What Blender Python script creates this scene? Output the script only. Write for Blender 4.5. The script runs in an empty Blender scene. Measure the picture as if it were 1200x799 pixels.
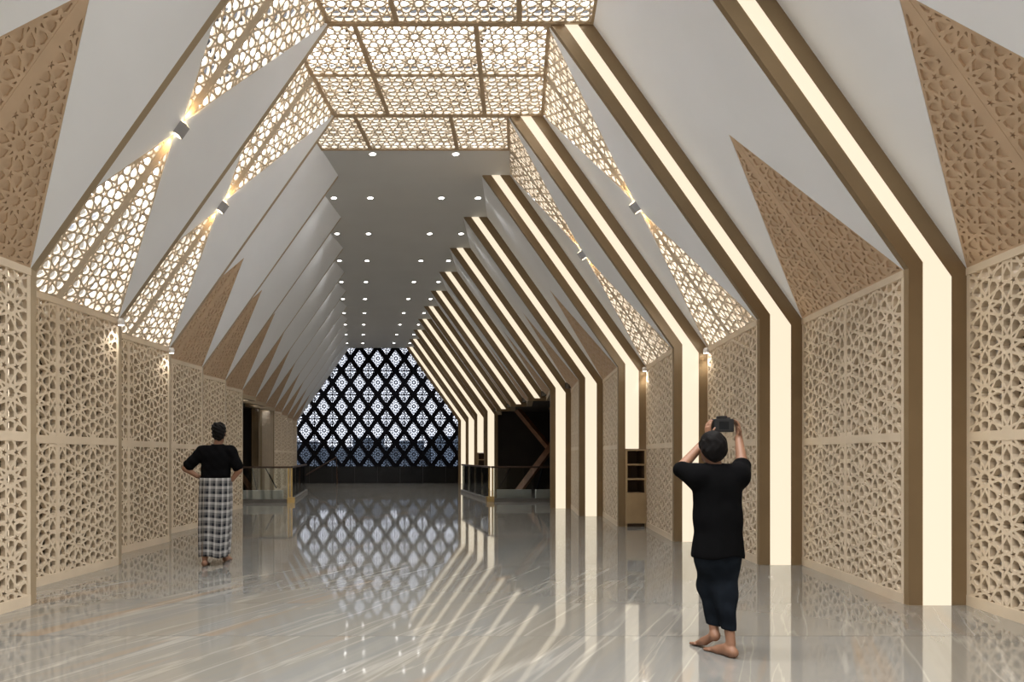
import bpy, bmesh, math, random
import numpy as np
from mathutils import Vector, Matrix
from mathutils.geometry import delaunay_2d_cdt

random.seed(7)
SC = bpy.context.scene
COL = SC.collection

# ------------------------------------------------------------------ camera, sky, exposure
FPX, VX, VY, CAMH = 800.0, 418.2, 534.05, 1.4          # 1200 x 799 frame
CAMX = -1.055
cam_d = bpy.data.cameras.new('camera')
cam_d.sensor_fit = 'HORIZONTAL'; cam_d.sensor_width = 36.0
cam_d.lens = 36.0 * FPX / 1200.0
cam_d.shift_x = (600.0 - VX) / 1200.0
cam_d.shift_y = (VY - 399.5) / 1200.0
cam_d.clip_start = 0.05; cam_d.clip_end = 300
cam = bpy.data.objects.new('camera', cam_d); COL.objects.link(cam)
cam.location = (CAMX, 0, CAMH); cam.rotation_euler = (math.pi / 2, 0, 0)
SC.camera = cam

world = bpy.data.worlds.new('overcast_sky'); SC.world = world
world.use_nodes = True
bg = world.node_tree.nodes['Background']
bg.inputs['Color'].default_value = (0.93, 0.96, 1.0, 1); bg.inputs['Strength'].default_value = 7.0

SC.view_settings.view_transform = 'Standard'
SC.view_settings.look = 'None'
SC.view_settings.gamma = 1.0
SC.view_settings.use_curve_mapping = False
SC.view_settings.exposure = 0.0
SC.cycles.max_bounces = 10
SC.cycles.diffuse_bounces = 6
SC.cycles.glossy_bounces = 5
SC.cycles.transparent_max_bounces = 16

DOWN_W, DOWN_FILL = 98.0, 360.0      # one recessed downlight in the long hall / added unseen in the entrance bays, raised to brighten the near hall
STRIP_E = 0.98     # light strip radiance

# ------------------------------------------------------------------ hall measurements
BAY = 2.364
Y1 = 6.397
def PY(n): return Y1 + BAY * (n - 1)          # front of rib n
TH = 0.12                                     # rib thickness
TH0 = 0.055                                   # screens start this far behind a rib front
XI, XO = 4.115, 4.661                         # inner / outer wall line
TI, TO = 1.430, 1.976                         # the same at the ceiling
H1, H2 = 3.157, 6.944                         # springing, ceiling
YEND = 35.05
B0, B1 = -1, 12                               # bays built
RIGHT_OPEN = (6, 7, 8, 9); LEFT_OPEN = (6, 7, 8)
RIGHT_NOLEG = (7, 8, 9); LEFT_NOLEG = (7, 8)
PERF_R = (2, 3); PERF_L = (1, 2)
SKY0, SKY1 = PY(1) + BAY / 2, 12.36           # daylight part of the ceiling

# ------------------------------------------------------------------ materials
MATS = {}
def _nodes(name):
    m = bpy.data.materials.new(name); m.use_nodes = True
    nt = m.node_tree; b = nt.nodes['Principled BSDF']
    MATS[name] = m
    return m, nt, b
def N(nt, t, **kw):
    n = nt.nodes.new(t)
    for k, v in kw.items(): setattr(n, k, v)
    return n
def mat_plain(name, col, rough=0.5, metal=0.0, var=0.06, scale=6.0, spec=0.5, bump=0.0, coat=0.0):
    m, nt, b = _nodes(name)
    b.inputs['Roughness'].default_value = rough
    b.inputs['Metallic'].default_value = metal
    b.inputs['Specular IOR Level'].default_value = spec
    b.inputs['Coat Weight'].default_value = coat
    tc = N(nt, 'ShaderNodeTexCoord'); nz = N(nt, 'ShaderNodeTexNoise')
    nz.inputs['Scale'].default_value = scale; nz.inputs['Detail'].default_value = 3
    nt.links.new(tc.outputs['Object'], nz.inputs['Vector'])
    rp = N(nt, 'ShaderNodeValToRGB')
    rp.color_ramp.elements[0].position = 0.3; rp.color_ramp.elements[1].position = 0.7
    rp.color_ramp.elements[0].color = tuple(c * (1 - var) for c in col) + (1,)
    rp.color_ramp.elements[1].color = tuple(min(1, c * (1 + var)) for c in col) + (1,)
    nt.links.new(nz.outputs['Fac'], rp.inputs['Fac'])
    nt.links.new(rp.outputs['Color'], b.inputs['Base Color'])
    if bump > 0:
        bp = N(nt, 'ShaderNodeBump'); bp.inputs['Strength'].default_value = bump
        bp.inputs['Distance'].default_value = 0.002
        n2 = N(nt, 'ShaderNodeTexNoise'); n2.inputs['Scale'].default_value = scale * 25
        nt.links.new(tc.outputs['Object'], n2.inputs['Vector'])
        nt.links.new(n2.outputs['Fac'], bp.inputs['Height'])
        nt.links.new(bp.outputs['Normal'], b.inputs['Normal'])
    return m
def mat_emit(name, col, strength):
    m, nt, b = _nodes(name)
    b.inputs['Base Color'].default_value = (0.12, 0.12, 0.12, 1)
    b.inputs['Emission Color'].default_value = col + (1,)
    b.inputs['Emission Strength'].default_value = strength
    b.inputs['Roughness'].default_value = 0.6
    return m
def mat_glass(name, tint, refl=0.10):
    m = bpy.data.materials.new(name); m.use_nodes = True; MATS[name] = m
    nt = m.node_tree; nt.nodes.remove(nt.nodes['Principled BSDF'])
    out = nt.nodes['Material Output']
    tr = N(nt, 'ShaderNodeBsdfTransparent'); tr.inputs['Color'].default_value = tint + (1,)
    gl = N(nt, 'ShaderNodeBsdfGlossy'); gl.inputs['Roughness'].default_value = 0.02
    fr = N(nt, 'ShaderNodeFresnel'); fr.inputs['IOR'].default_value = 1.5
    mx = N(nt, 'ShaderNodeMixShader')
    nt.links.new(fr.outputs['Fac'], mx.inputs['Fac'])
    nt.links.new(tr.outputs['BSDF'], mx.inputs[1]); nt.links.new(gl.outputs['BSDF'], mx.inputs[2])
    nt.links.new(mx.outputs['Shader'], out.inputs['Surface'])
    return m
mat_plain('lattice', (0.64, 0.53, 0.395), 0.5, 0, 0.05, 3)
mat_plain('relief', (0.58, 0.42, 0.28), 0.55, 0, 0.06, 3)
mat_plain('bronze', (0.27, 0.19, 0.105), 0.42, 0.25, 0.06, 2.0)
mat_plain('bronze_trim', (0.42, 0.325, 0.21), 0.42, 0.2, 0.06, 2.0)
mat_plain('backing', (0.125, 0.088, 0.05), 0.12, 0, 0.2, 1.6, 0.7)
mat_plain('gypsum', (0.88, 0.90, 0.93), 0.7, 0, 0.02, 1.2, 0.3, 0.05)
mat_plain('ceiling_paint', (0.60, 0.605, 0.60), 0.7, 0, 0.02, 1.2, 0.3)
mat_plain('timber_beige', (0.46, 0.335, 0.19), 0.5, 0, 0.08, 4)
mat_plain('dark_niche', (0.085, 0.05, 0.028), 0.6, 0, 0.1, 4)
mat_plain('black_frame', (0.004, 0.004, 0.007), 0.7, 0, 0.1, 3, 0.1)
mat_plain('black_stone', (0.008, 0.008, 0.009), 0.25, 0, 0.2, 2, 0.25)
mat_plain('dark_steel', (0.03, 0.03, 0.033), 0.4, 0.5, 0.1, 3)
mat_plain('brass', (0.62, 0.45, 0.20), 0.3, 0.8, 0.08, 4)
mat_plain('well_paint', (0.10, 0.083, 0.06), 0.7, 0, 0.05, 3)
mat_plain('seam', (0.44, 0.325, 0.205), 0.45, 0.1, 0.06, 3)
mat_plain('white_paint', (0.78, 0.77, 0.76), 0.5, 0, 0.03, 3)
mat_plain('fixture_grey', (0.42, 0.42, 0.44), 0.4, 0.3, 0.04, 4)
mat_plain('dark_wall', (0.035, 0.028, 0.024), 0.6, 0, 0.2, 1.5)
mat_plain('brown_wood', (0.22, 0.10, 0.045), 0.5, 0, 0.25, 3)
mat_plain('handrail', (0.06, 0.032, 0.02), 0.35, 0, 0.1, 4)
mat_plain('grout', (0.16, 0.15, 0.135), 0.5, 0, 0.1, 6)
mat_plain('bluish_facade', (0.12, 0.15, 0.19), 0.6, 0, 0.3, 0.5)
mat_plain('skin', (0.24, 0.12, 0.07), 0.55, 0, 0.08, 9)
mat_plain('hair', (0.005, 0.004, 0.004), 0.7, 0, 0.3, 30, 0.15, 0.6)
mat_plain('black_cloth', (0.004, 0.004, 0.0045), 0.95, 0, 0.15, 12, 0.05, 0.3)
mat_plain('navy_cloth', (0.010, 0.013, 0.018), 0.95, 0, 0.5, 5, 0.05, 0.3)
mat_plain('camera_black', (0.012, 0.012, 0.013), 0.4, 0, 0.1, 20)
mat_emit('strip_light', (1.0, 0.86, 0.64), STRIP_E)
mat_emit('lamp_lens', (1.0, 0.97, 0.92), 14.0)
mat_emit('warm_lens', (1.0, 0.80, 0.50), 10.0)
mat_glass('rail_glass', (0.90, 0.93, 0.92))
mat_glass('window_glass', (0.25, 0.258, 0.285))

def make_marble():
    m, nt, b = _nodes('marble')
    b.inputs['Roughness'].default_value = 0.045
    b.inputs['Specular IOR Level'].default_value = 0.80
    tc = N(nt, 'ShaderNodeTexCoord'); geo = N(nt, 'ShaderNodeNewGeometry')
    inf = N(nt, 'ShaderNodeObjectInfo')
    off = N(nt, 'ShaderNodeVectorMath', operation='SCALE'); off.inputs['Scale'].default_value = 0.35
    cmb = N(nt, 'ShaderNodeCombineXYZ')
    nt.links.new(inf.outputs['Random'], cmb.inputs['X'])
    nt.links.new(inf.outputs['Random'], cmb.inputs['Z'])
    nt.links.new(cmb.outputs['Vector'], off.inputs[0])
    add = N(nt, 'ShaderNodeVectorMath', operation='ADD')
    nt.links.new(geo.outputs['Position'], add.inputs[0]); nt.links.new(off.outputs['Vector'], add.inputs[1])
    mp = N(nt, 'ShaderNodeMapping', vector_type='TEXTURE'); mp.inputs['Rotation'].default_value = (0, 0, math.radians(-34))
    mp.inputs['Scale'].default_value = (1, 17.0, 1)
    nt.links.new(add.outputs['Vector'], mp.inputs['Vector'])
    def noise(scale, detail, rough=0.55, dist=0.0, vec=mp):
        n = N(nt, 'ShaderNodeTexNoise'); n.inputs['Scale'].default_value = scale
        n.inputs['Detail'].default_value = detail; n.inputs['Roughness'].default_value = rough
        n.inputs['Distortion'].default_value = dist
        nt.links.new(vec.outputs['Vector'], n.inputs['Vector']); return n
    def ramp(src, stops):
        r = N(nt, 'ShaderNodeValToRGB')
        while len(r.color_ramp.elements) < len(stops): r.color_ramp.elements.new(0.5)
        for e, (p, c) in zip(r.color_ramp.elements, stops):
            e.position = p; e.color = c if len(c) == 4 else c + (1,)
        nt.links.new(src.outputs['Fac'], r.inputs['Fac']); return r
    base = ramp(noise(1.3, 6, 0.62, 0.1), [(0.28, (0.145, 0.130, 0.107)), (0.45, (0.22, 0.207, 0.18)), (0.58, (0.198, 0.197, 0.187)), (0.75, (0.285, 0.268, 0.23))])
    k = (0, 0, 0); w = (1, 1, 1)
    v1 = ramp(noise(1.7, 4, 0.5, 0.15), [(0.0, k), (0.488, k), (0.5, w), (0.514, k), (1.0, k)])
    v2 = ramp(noise(3.4, 4, 0.5, 0.15), [(0.0, k), (0.565, k), (0.575, w), (0.588, k), (1.0, k)])
    rust = ramp(noise(1.6, 5, 0.55, 0.15), [(0.0, k), (0.60, k), (0.66, w), (0.72, k), (1.0, k)])
    def mix(fac, a, col, amt):
        mu = N(nt, 'ShaderNodeMath', operation='MULTIPLY'); mu.inputs[1].default_value = amt
        nt.links.new(fac.outputs['Color'], mu.inputs[0])
        x = N(nt, 'ShaderNodeMix', data_type='RGBA'); x.inputs[7].default_value = col + (1,)
        nt.links.new(mu.outputs[0], x.inputs[0]); nt.links.new(a, x.inputs[6]); return x.outputs[2]
    c = mix(rust, base.outputs['Color'], (0.30, 0.20, 0.115), 0.55)
    c = mix(v2, c, (0.42, 0.395, 0.34), 0.34)
    c = mix(v1, c, (0.47, 0.45, 0.40), 0.34)
    nt.links.new(c, b.inputs['Base Color'])
make_marble()

def make_plaid():
    m, nt, b = _nodes('plaid_cloth')
    b.inputs['Roughness'].default_value = 0.9; b.inputs['Specular IOR Level'].default_value = 0.1
    uv = N(nt, 'ShaderNodeUVMap'); sp = N(nt, 'ShaderNodeSeparateXYZ')
    nt.links.new(uv.outputs['UV'], sp.inputs[0])
    def stripes(sock, period, duty):
        d = N(nt, 'ShaderNodeMath', operation='DIVIDE'); d.inputs[1].default_value = period
        nt.links.new(sock, d.inputs[0])
        f = N(nt, 'ShaderNodeMath', operation='FRACT'); nt.links.new(d.outputs[0], f.inputs[0])
        l = N(nt, 'ShaderNodeMath', operation='LESS_THAN'); l.inputs[1].default_value = duty
        nt.links.new(f.outputs[0], l.inputs[0]); return l.outputs[0]
    def addm(a, bb, op='ADD'):
        n = N(nt, 'ShaderNodeMath', operation=op)
        nt.links.new(a, n.inputs[0])
        if isinstance(bb, float): n.inputs[1].default_value = bb
        else: nt.links.new(bb, n.inputs[1])
        return n.outputs[0]
    a = addm(stripes(sp.outputs['X'], 0.085, 0.30), stripes(sp.outputs['Y'], 0.10, 0.34))
    c = addm(stripes(sp.outputs['X'], 0.085, 0.62), stripes(sp.outputs['Y'], 0.10, 0.66))
    t = addm(addm(a, 0.36, 'MULTIPLY'), addm(c, 0.14, 'MULTIPLY'))
    rp = N(nt, 'ShaderNodeValToRGB')
    rp.color_ramp.elements[0].color = (0.018, 0.020, 0.026, 1); rp.color_ramp.elements[1].color = (0.42, 0.41, 0.40, 1)
    nt.links.new(t, rp.inputs['Fac']); nt.links.new(rp.outputs['Color'], b.inputs['Base Color'])
make_plaid()

# ------------------------------------------------------------------ object helpers
def link(o, parent=None):
    COL.objects.link(o)
    if parent is not None: o.parent = parent
    return o
def mesh_obj(name, verts, faces, mat, parent=None, mw=None, smooth=False):
    me = bpy.data.meshes.new(name); me.from_pydata([tuple(v) for v in verts], [], faces); me.update()
    me.materials.append(MATS[mat])
    if smooth:
        for p in me.polygons: p.use_smooth = True
    o = bpy.data.objects.new(name, me); link(o, parent)
    if mw is not None: o.matrix_basis = mw
    return o
def inst(name, me, parent, mw):
    o = bpy.data.objects.new(name, me); link(o, parent); o.matrix_basis = mw; return o
def empty(name, loc=(0, 0, 0)):
    o = bpy.data.objects.new(name, None); o.empty_display_size = 0.1; COL.objects.link(o); o.location = loc; return o
def tag(o, label, cat, group=None):
    o['label'] = label; o['category'] = cat
    if group: o['group'] = group
    return o
def structure(o): o['kind'] = 'structure'; return o
def box_data(x0, x1, y0, y1, z0, z1):
    v = [(x0, y0, z0), (x1, y0, z0), (x1, y1, z0), (x0, y1, z0), (x0, y0, z1), (x1, y0, z1), (x1, y1, z1), (x0, y1, z1)]
    f = [(0, 3, 2, 1), (4, 5, 6, 7), (0, 1, 5, 4), (1, 2, 6, 5), (2, 3, 7, 6), (3, 0, 4, 7)]
    return v, f
def box(name, x0, x1, y0, y1, z0, z1, mat, parent=None, mw=None, bevel=0.0):
    v, f = box_data(x0, x1, y0, y1, z0, z1)
    o = mesh_obj(name, v, f, mat, parent, mw)
    if bevel > 0:
        bm = bmesh.new(); bm.from_mesh(o.data)
        bmesh.ops.bevel(bm, geom=bm.edges[:], offset=bevel, segments=2, affect='EDGES', profile=0.6)
        bm.to_mesh(o.data); bm.free()
    return o
def prism(name, poly, axis_fn, t0, t1, mat, parent=None):
    """poly: 2D list (ccw seen from the t0 side); axis_fn(p, t) -> 3D"""
    n = len(poly)
    v = [axis_fn(p, t0) for p in poly] + [axis_fn(p, t1) for p in poly]
    f = [tuple(range(n)), tuple(range(2 * n - 1, n - 1, -1))]
    f += [(i, i + n, (i + 1) % n + n, (i + 1) % n) for i in range(n)]
    o = mesh_obj(name, v, f, mat, parent)
    bm = bmesh.new(); bm.from_mesh(o.data); bmesh.ops.recalc_face_normals(bm, faces=bm.faces[:]); bm.to_mesh(o.data); bm.free()
    return o
def tube(name, pts, r, mat, parent=None, seg=10):
    verts, faces = [], []
    pts = [Vector(p) for p in pts]
    for i, p in enumerate(pts):
        d = (pts[min(i + 1, len(pts) - 1)] - pts[max(i - 1, 0)]).normalized()
        up = Vector((0, 0, 1)) if abs(d.z) < 0.9 else Vector((1, 0, 0))
        a = d.cross(up).normalized(); b = a.cross(d).normalized()
        for k in range(seg):
            t = 2 * math.pi * k / seg
            verts.append(p + a * (r * math.cos(t)) + b * (r * math.sin(t)))
    for i in range(len(pts) - 1):
        for k in range(seg):
            faces.append((i * seg + k, i * seg + (k + 1) % seg, (i + 1) * seg + (k + 1) % seg, (i + 1) * seg + k))
    faces.append(tuple(range(seg - 1, -1, -1))); faces.append(tuple(range((len(pts) - 1) * seg, len(pts) * seg)))
    return mesh_obj(name, verts, faces, mat, parent, smooth=False)
def lathe_data(prof, seg=20):
    v, f = [], []
    for (r, z) in prof:
        for k in range(seg):
            t = 2 * math.pi * k / seg; v.append((r * math.cos(t), r * math.sin(t), z))
    for i in range(len(prof) - 1):
        for k in range(seg):
            f.append((i * seg + k, i * seg + (k + 1) % seg, (i + 1) * seg + (k + 1) % seg, (i + 1) * seg + k))
    return v, f

# ------------------------------------------------------------------ ten-fold star lattice
def pol(c, r, deg):
    a = math.radians(deg); return (c[0] + r * math.cos(a), c[1] + r * math.sin(a))
def poly_area(p):
    return 0.5 * sum(p[i][0] * p[(i + 1) % len(p)][1] - p[(i + 1) % len(p)][0] * p[i][1] for i in range(len(p)))
def inset(p, d):
    if poly_area(p) < 0: p = p[::-1]
    n = len(p); out = []
    for i in range(n):
        a, b, c = p[i - 1], p[i], p[(i + 1) % n]
        e1 = (b[0] - a[0], b[1] - a[1]); e2 = (c[0] - b[0], c[1] - b[1])
        l1 = math.hypot(*e1); l2 = math.hypot(*e2)
        if l1 < 1e-9 or l2 < 1e-9: return None
        n1 = (-e1[1] / l1, e1[0] / l1); n2 = (-e2[1] / l2, e2[0] / l2)
        den = 1 + n1[0] * n2[0] + n1[1] * n2[1]
        if den < 1e-4: return None
        out.append((b[0] + d * (n1[0] + n2[0]) / den, b[1] + d * (n1[1] + n2[1]) / den))
    for i in range(n):
        e = (p[(i + 1) % n][0] - p[i][0], p[(i + 1) % n][1] - p[i][1])
        g = (out[(i + 1) % n][0] - out[i][0], out[(i + 1) % n][1] - out[i][1])
        if e[0] * g[0] + e[1] * g[1] <= 0: return None
    return out
def clip_convex(p, reg):
    for i in range(len(reg)):
        a, b = reg[i], reg[(i + 1) % len(reg)]
        nx, ny = -(b[1] - a[1]), b[0] - a[0]
        def sd(q): return (q[0] - a[0]) * nx + (q[1] - a[1]) * ny
        out = []
        for j in range(len(p)):
            q, r = p[j], p[(j + 1) % len(p)]
            s, t = sd(q), sd(r)
            if s >= 0: out.append(q)
            if (s >= 0) != (t >= 0):
                u = s / (s - t); out.append((q[0] + (r[0] - q[0]) * u, q[1] + (r[1] - q[1]) * u))
        p = out
        if len(p) < 3: return []
    q = []
    for v in p:
        if not q or math.hypot(v[0] - q[-1][0], v[1] - q[-1][1]) > 1e-4: q.append(v)
    if len(q) > 2 and math.hypot(q[0][0] - q[-1][0], q[0][1] - q[-1][1]) < 1e-4: q.pop()
    return q if len(q) > 2 else []
DD = 0.482                                            # rosette pitch
LV, LH = DD * 2 * math.sin(math.radians(54)), DD * math.cos(math.radians(54))
def unit_cells():
    D = DD; R = D / 2 / math.cos(math.radians(18))
    t18, t36 = math.tan(math.radians(18)), math.tan(math.radians(36))
    s = R / (0.5 / t18 + 0.5 / t36); a = s / 2 / t18; rp = s / 2 / t36
    cos = lambda d: math.cos(math.radians(d))
    r3, r2, r1 = a * cos(72) / cos(54), a * cos(72) / cos(36), a * cos(72) / cos(18)
    rc = rp * cos(72) / cos(36)
    c = (0.0, 0.0); cells = []
    cells.append([pol(c, r1 if i % 2 == 0 else r2, 90 + 18 * i) for i in range(20)])
    for k in range(10):
        A = 90 + 36 * k
        cells.append([pol(c, a, A + 18), pol(c, r3, A + 36), pol(c, r2, A + 18), pol(c, r3, A)])
        Pk, Pm = pol(c, R, A + 18), pol(c, R, A - 18)
        cells.append([pol(c, r3, A), pol(c, a, A - 18), pol(Pm, rc, A - 18 + 180 - 36), pol(c, D / 2, A),
                      pol(Pk, rc, A + 18 + 180 + 36), pol(c, a, A + 18)])
        ang = (A + 18) % 360
        if min(abs(ang - 0), abs(ang - 180), abs(ang - 360)) > 1 and ang < 180:
            st = []
            for j in range(5):
                st += [pol(Pk, rp, ang + 180 + 72 * j), pol(Pk, rc, ang + 180 + 36 + 72 * j)]
            cells.append(st)
    for sg, A in ((1, 0), (-1, 180)):
        P = pol(c, R, A); X = (sg * LH, 0)
        cells.append([X, pol(c, D / 2, A - 18), pol(P, rc, A + 180 + 36), pol(c, a, A), pol(P, rc, A + 180 - 36), pol(c, D / 2, A + 18)])
    mx = -LH + D / 2 * cos(18); my = LV / 2 - D / 2 * math.sin(math.radians(18))
    for sg in (1, -1):
        cells.append([(0, sg * D / 2), (mx, sg * (D / 2 - mx * t18)), (mx, sg * my), (0, sg * LV / 2), (-mx, sg * my), (-mx, sg * (D / 2 - mx * t18))])
    return cells
CELLS = unit_cells()
HOLES = {}
def unit_holes(w):
    if w not in HOLES:
        HOLES[w] = [h for h in (inset(c, w / 2) for c in CELLS) if h and abs(poly_area(h)) > 6e-5]
    return HOLES[w]
def lattice_mesh(name, region, origin, width=0.026, depth=0.045, margin=0.012, scale=1.0, rot=0.0, mat='lattice', back=False, flip=False, keep=None):
    """region: convex ccw 2D polygon; plate in the local xy plane, front at z = 0"""
    if poly_area(region) < 0: region = region[::-1]
    inner = inset(region, margin) or region
    hs = unit_holes(round(width / scale, 5))
    cr, sr = math.cos(rot), math.sin(rot)
    def fw(p): x, y = p[0] * scale, p[1] * scale; return (origin[0] + cr * x - sr * y, origin[1] + sr * x + cr * y)
    def bw(p):
        x, y = p[0] - origin[0], p[1] - origin[1]; return ((cr * x + sr * y) / scale, (-sr * x + cr * y) / scale)
    q = [bw(p) for p in region]
    i0 = int(min(p[0] for p in q) / LH) - 2; i1 = int(max(p[0] for p in q) / LH) + 2
    j0 = int(min(p[1] for p in q) / LV) - 2; j1 = int(max(p[1] for p in q) / LV) + 2
    holes = []
    rad = 0.75 * DD * scale
    for i in range(i0, i1 + 1):
        for j in range(j0, j1 + 1):
            cx, cy = i * LH, (j + (0.5 if i % 2 else 0)) * LV
            C = fw((cx, cy))
            out = False
            for k in range(len(inner)):
                a, b = inner[k], inner[(k + 1) % len(inner)]
                L = math.hypot(b[0] - a[0], b[1] - a[1])
                if ((C[0] - a[0]) * -(b[1] - a[1]) + (C[1] - a[1]) * (b[0] - a[0])) / L < -rad: out = True; break
            if out: continue
            for h in hs:
                g = clip_convex([fw((x + cx, y + cy)) for x, y in h], inner)
                if g and poly_area(g) > 9e-5 * max(scale, 0.4) ** 2: holes.append(g)
    vs = [Vector(p) for p in region]; faces = [list(range(len(region)))]
    for g in holes:
        n0 = len(vs); vs += [Vector(p) for p in g]; faces.append(list(range(n0, n0 + len(g))))
    cv, ce, cf, ov, oe, of = delaunay_2d_cdt(vs, [], faces, 1, 1e-6, True)
    V = [(p.x, p.y, 0.0) for p in cv]
    F = [tuple(f) for f, o in zip(cf, of) if list(o) == [0]]
    for ring, sgn in [(region, 1)] + [(g, 1) for g in holes]:
        n0 = len(V); n = len(ring)
        V += [(p[0], p[1], 0.0) for p in ring] + [(p[0], p[1], -depth) for p in ring]
        for k in range(n):
            k2 = (k + 1) % n
            F.append((n0 + k, n0 + n + k, n0 + n + k2, n0 + k2) if ring is region else (n0 + k, n0 + k2, n0 + n + k2, n0 + n + k))
    if back:
        n0 = len(V); V += [(p[0], p[1], -depth) for p in region]; F.append(tuple(range(n0, n0 + len(region))))
    me = bpy.data.meshes.new(name); me.from_pydata(V, [], F); me.update()
    me.materials.append(MATS[mat]); return me

# ------------------------------------------------------------------ structure: floor
floor = structure(box('floor', -13, 13, -12, YEND + 0.25, -0.30, -0.012, 'grout'))
slab_w = BAY / 2
y = 5.309 - slab_w * 14
while y < YEND + 0.2:
    a, b = y + 0.003, min(y + slab_w - 0.003, YEND + 0.24)
    box('floor_slab', -12.9, 12.9, a, b, -0.014, 0.0, 'marble', floor)
    y += slab_w

# ------------------------------------------------------------------ structure: ribs and bays
def side_pt(side, X, Y, Z): return Vector((X * side, Y, Z))
def bay_frame(side, b):
    """outer end O, inner end I of the wall screen of bay b, and the rotation with x along O->I, y up, z into the hall"""
    ya, yb = PY(b) + TH0, PY(b + 1)
    if side > 0: O, I = Vector((XO, yb, 0)), Vector((XI, ya, 0))
    else: O, I = Vector((-XO, ya, 0)), Vector((-XI, yb, 0))
    u = (I - O).normalized(); v = Vector((0, 0, 1)); n = u.cross(v)
    M = Matrix(((u.x, v.x, n.x, O.x), (u.y, v.y, n.y, O.y), (u.z, v.z, n.z, O.z), (0, 0, 0, 1)))
    return M, (I - O).length
_, PL = bay_frame(1, 1)
MID = H1 / 2
def uv_pattern_origin(half): return (0.255, MID + LV / 2) if half == 0 else (PL - 0.255, MID + LV / 2)
ST, BASE, TOP, RAIL, MUL = 0.045, 0.10, 0.07, 0.085, 0.05
PANEL = {}
for half in (0, 1):
    for up in (0, 1):
        ua, ub = (ST, PL / 2 - MUL / 2) if half == 0 else (PL / 2 + MUL / 2, PL - ST)
        va, vb = (BASE, MID - RAIL / 2) if up == 0 else (MID + RAIL / 2, H1 - TOP)
        PANEL[half, up] = lattice_mesh('lattice_panel', [(ua, va), (ub, va), (ub, vb), (ua, vb)], uv_pattern_origin(half), depth=0.05, margin=0.003, width=0.0235)
def box_mesh(name, *a, mat='lattice'):
    v, f = box_data(*a); me = bpy.data.meshes.new(name); me.from_pydata(v, [], f); me.update(); me.materials.append(MATS[mat]); return me
FR = [('base_rail', box_mesh('base_rail', 0, PL, 0.0, BASE, -0.055, 0.006)),
      ('mid_rail', box_mesh('mid_rail', ST, PL - ST, MID - RAIL / 2, MID + RAIL / 2, -0.05, 0.004)),
      ('top_rail', box_mesh('top_rail', 0, PL, H1 - TOP, H1, -0.055, 0.010)),
      ('stile', box_mesh('stile', 0, ST, BASE, H1 - TOP, -0.05, 0.002)),
      ('stile', box_mesh('stile', PL - ST, PL, BASE, H1 - TOP, -0.05, 0.002)),
      ('mullion', box_mesh('mullion', PL / 2 - MUL / 2, PL / 2 + MUL / 2, BASE, H1 - TOP, -0.05, 0.003))]
BACK = box_data(-0.35, PL - 0.09, 0.0, H1 + 0.02, -0.20, -0.17)

walls = {}
for side, nm, opened in ((-1, 'wall_left', LEFT_OPEN), (1, 'wall_right', RIGHT_OPEN)):
    V, F = [], []
    for b in range(B0, B1 + 1):
        if b in opened: continue
        M, _ = bay_frame(side, b)
        n0 = len(V); V += [tuple(M @ Vector(p)) for p in BACK[0]]; F += [tuple(i + n0 for i in f) for f in BACK[1]]
    W = structure(mesh_obj(nm, V, F, 'backing')); walls[side] = W
    for b in range(B0, B1 + 1):
        if b in opened: continue
        M, _ = bay_frame(side, b)
        for k, me in PANEL.items(): inst('lattice_panel', me, W, M)
        for n_, me in FR: inst(n_, me, W, M)

# slopes
def slope_frame(side, b):
    M, L = bay_frame(side, b)
    O = Vector((M[0][3], M[1][3], H1)); u = Vector((M[0][0], M[1][0], 0))
    s = Vector((-(XI - TI) * side, 0, H2 - H1)); SL = s.length; s.normalize()
    e1 = (u - s * u.dot(s)).normalized(); n = e1.cross(s)
    Mx = Matrix(((e1.x, s.x, n.x, O.x), (e1.y, s.y, n.y, O.y), (e1.z, s.z, n.z, O.z), (0, 0, 0, 1)))
    return Mx, L * u.dot(e1), L * u.dot(s), SL
_, SW, SS, SLEN = slope_frame(1, 1)
O2, I2, TO2, TI2 = (0, 0), (SW, SS), (0, SLEN), (SW, SLEN + SS)
def lerp2(a, b, t): return (a[0] + (b[0] - a[0]) * t, a[1] + (b[1] - a[1]) * t)
BM, TM = lerp2(O2, I2, 0.5), lerp2(TO2, TI2, 0.5)
APL, APU = lerp2(BM, TM, 0.482), lerp2(BM, TM, 0.518)      # lower / upper apex, fixture between
G = 0.02
def half_tri(lo, side_):  # half triangle either side of the seam bar
    bar = 0.036
    base0, base1, ap = (O2, I2, APL) if lo else (TO2, TI2, APU)
    bm_ = lerp2(base0, base1, 0.5)
    # seam runs along the slope through the apex
    if side_ == 0:
        f = 1 - bar / (bm_[0] - base0[0])
        pts = [base0, lerp2(base0, bm_, f), lerp2(base0, ap, f)]
    else:
        f = 1 - bar / (base1[0] - bm_[0])
        pts = [base1, lerp2(base1, ap, f), lerp2(base1, bm_, f)]
    return pts
def seam_poly(lo):
    bar = 0.036
    base0, base1, ap = (O2, I2, APL) if lo else (TO2, TI2, APU)
    bm_ = lerp2(base0, base1, 0.5)
    f = 1 - bar / (bm_[0] - base0[0])
    return [lerp2(base0, bm_, f), lerp2(base1, bm_, f), lerp2(base1, ap, f), ap, lerp2(base0, ap, f)]
SLM = {}
for lo in (1, 0):
    for sd in (0, 1):
        SLM['perf', lo, sd] = lattice_mesh('lattice_panel', half_tri(lo, sd), (BM[0] + 0.30, 0.35), depth=0.034, margin=0.014, width=0.022)
        if lo: SLM['relief', lo, sd] = lattice_mesh('relief_panel', half_tri(lo, sd), (BM[0] + 0.30, 0.35), depth=0.016, margin=0.022, width=0.026, mat='relief', back=True)
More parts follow.
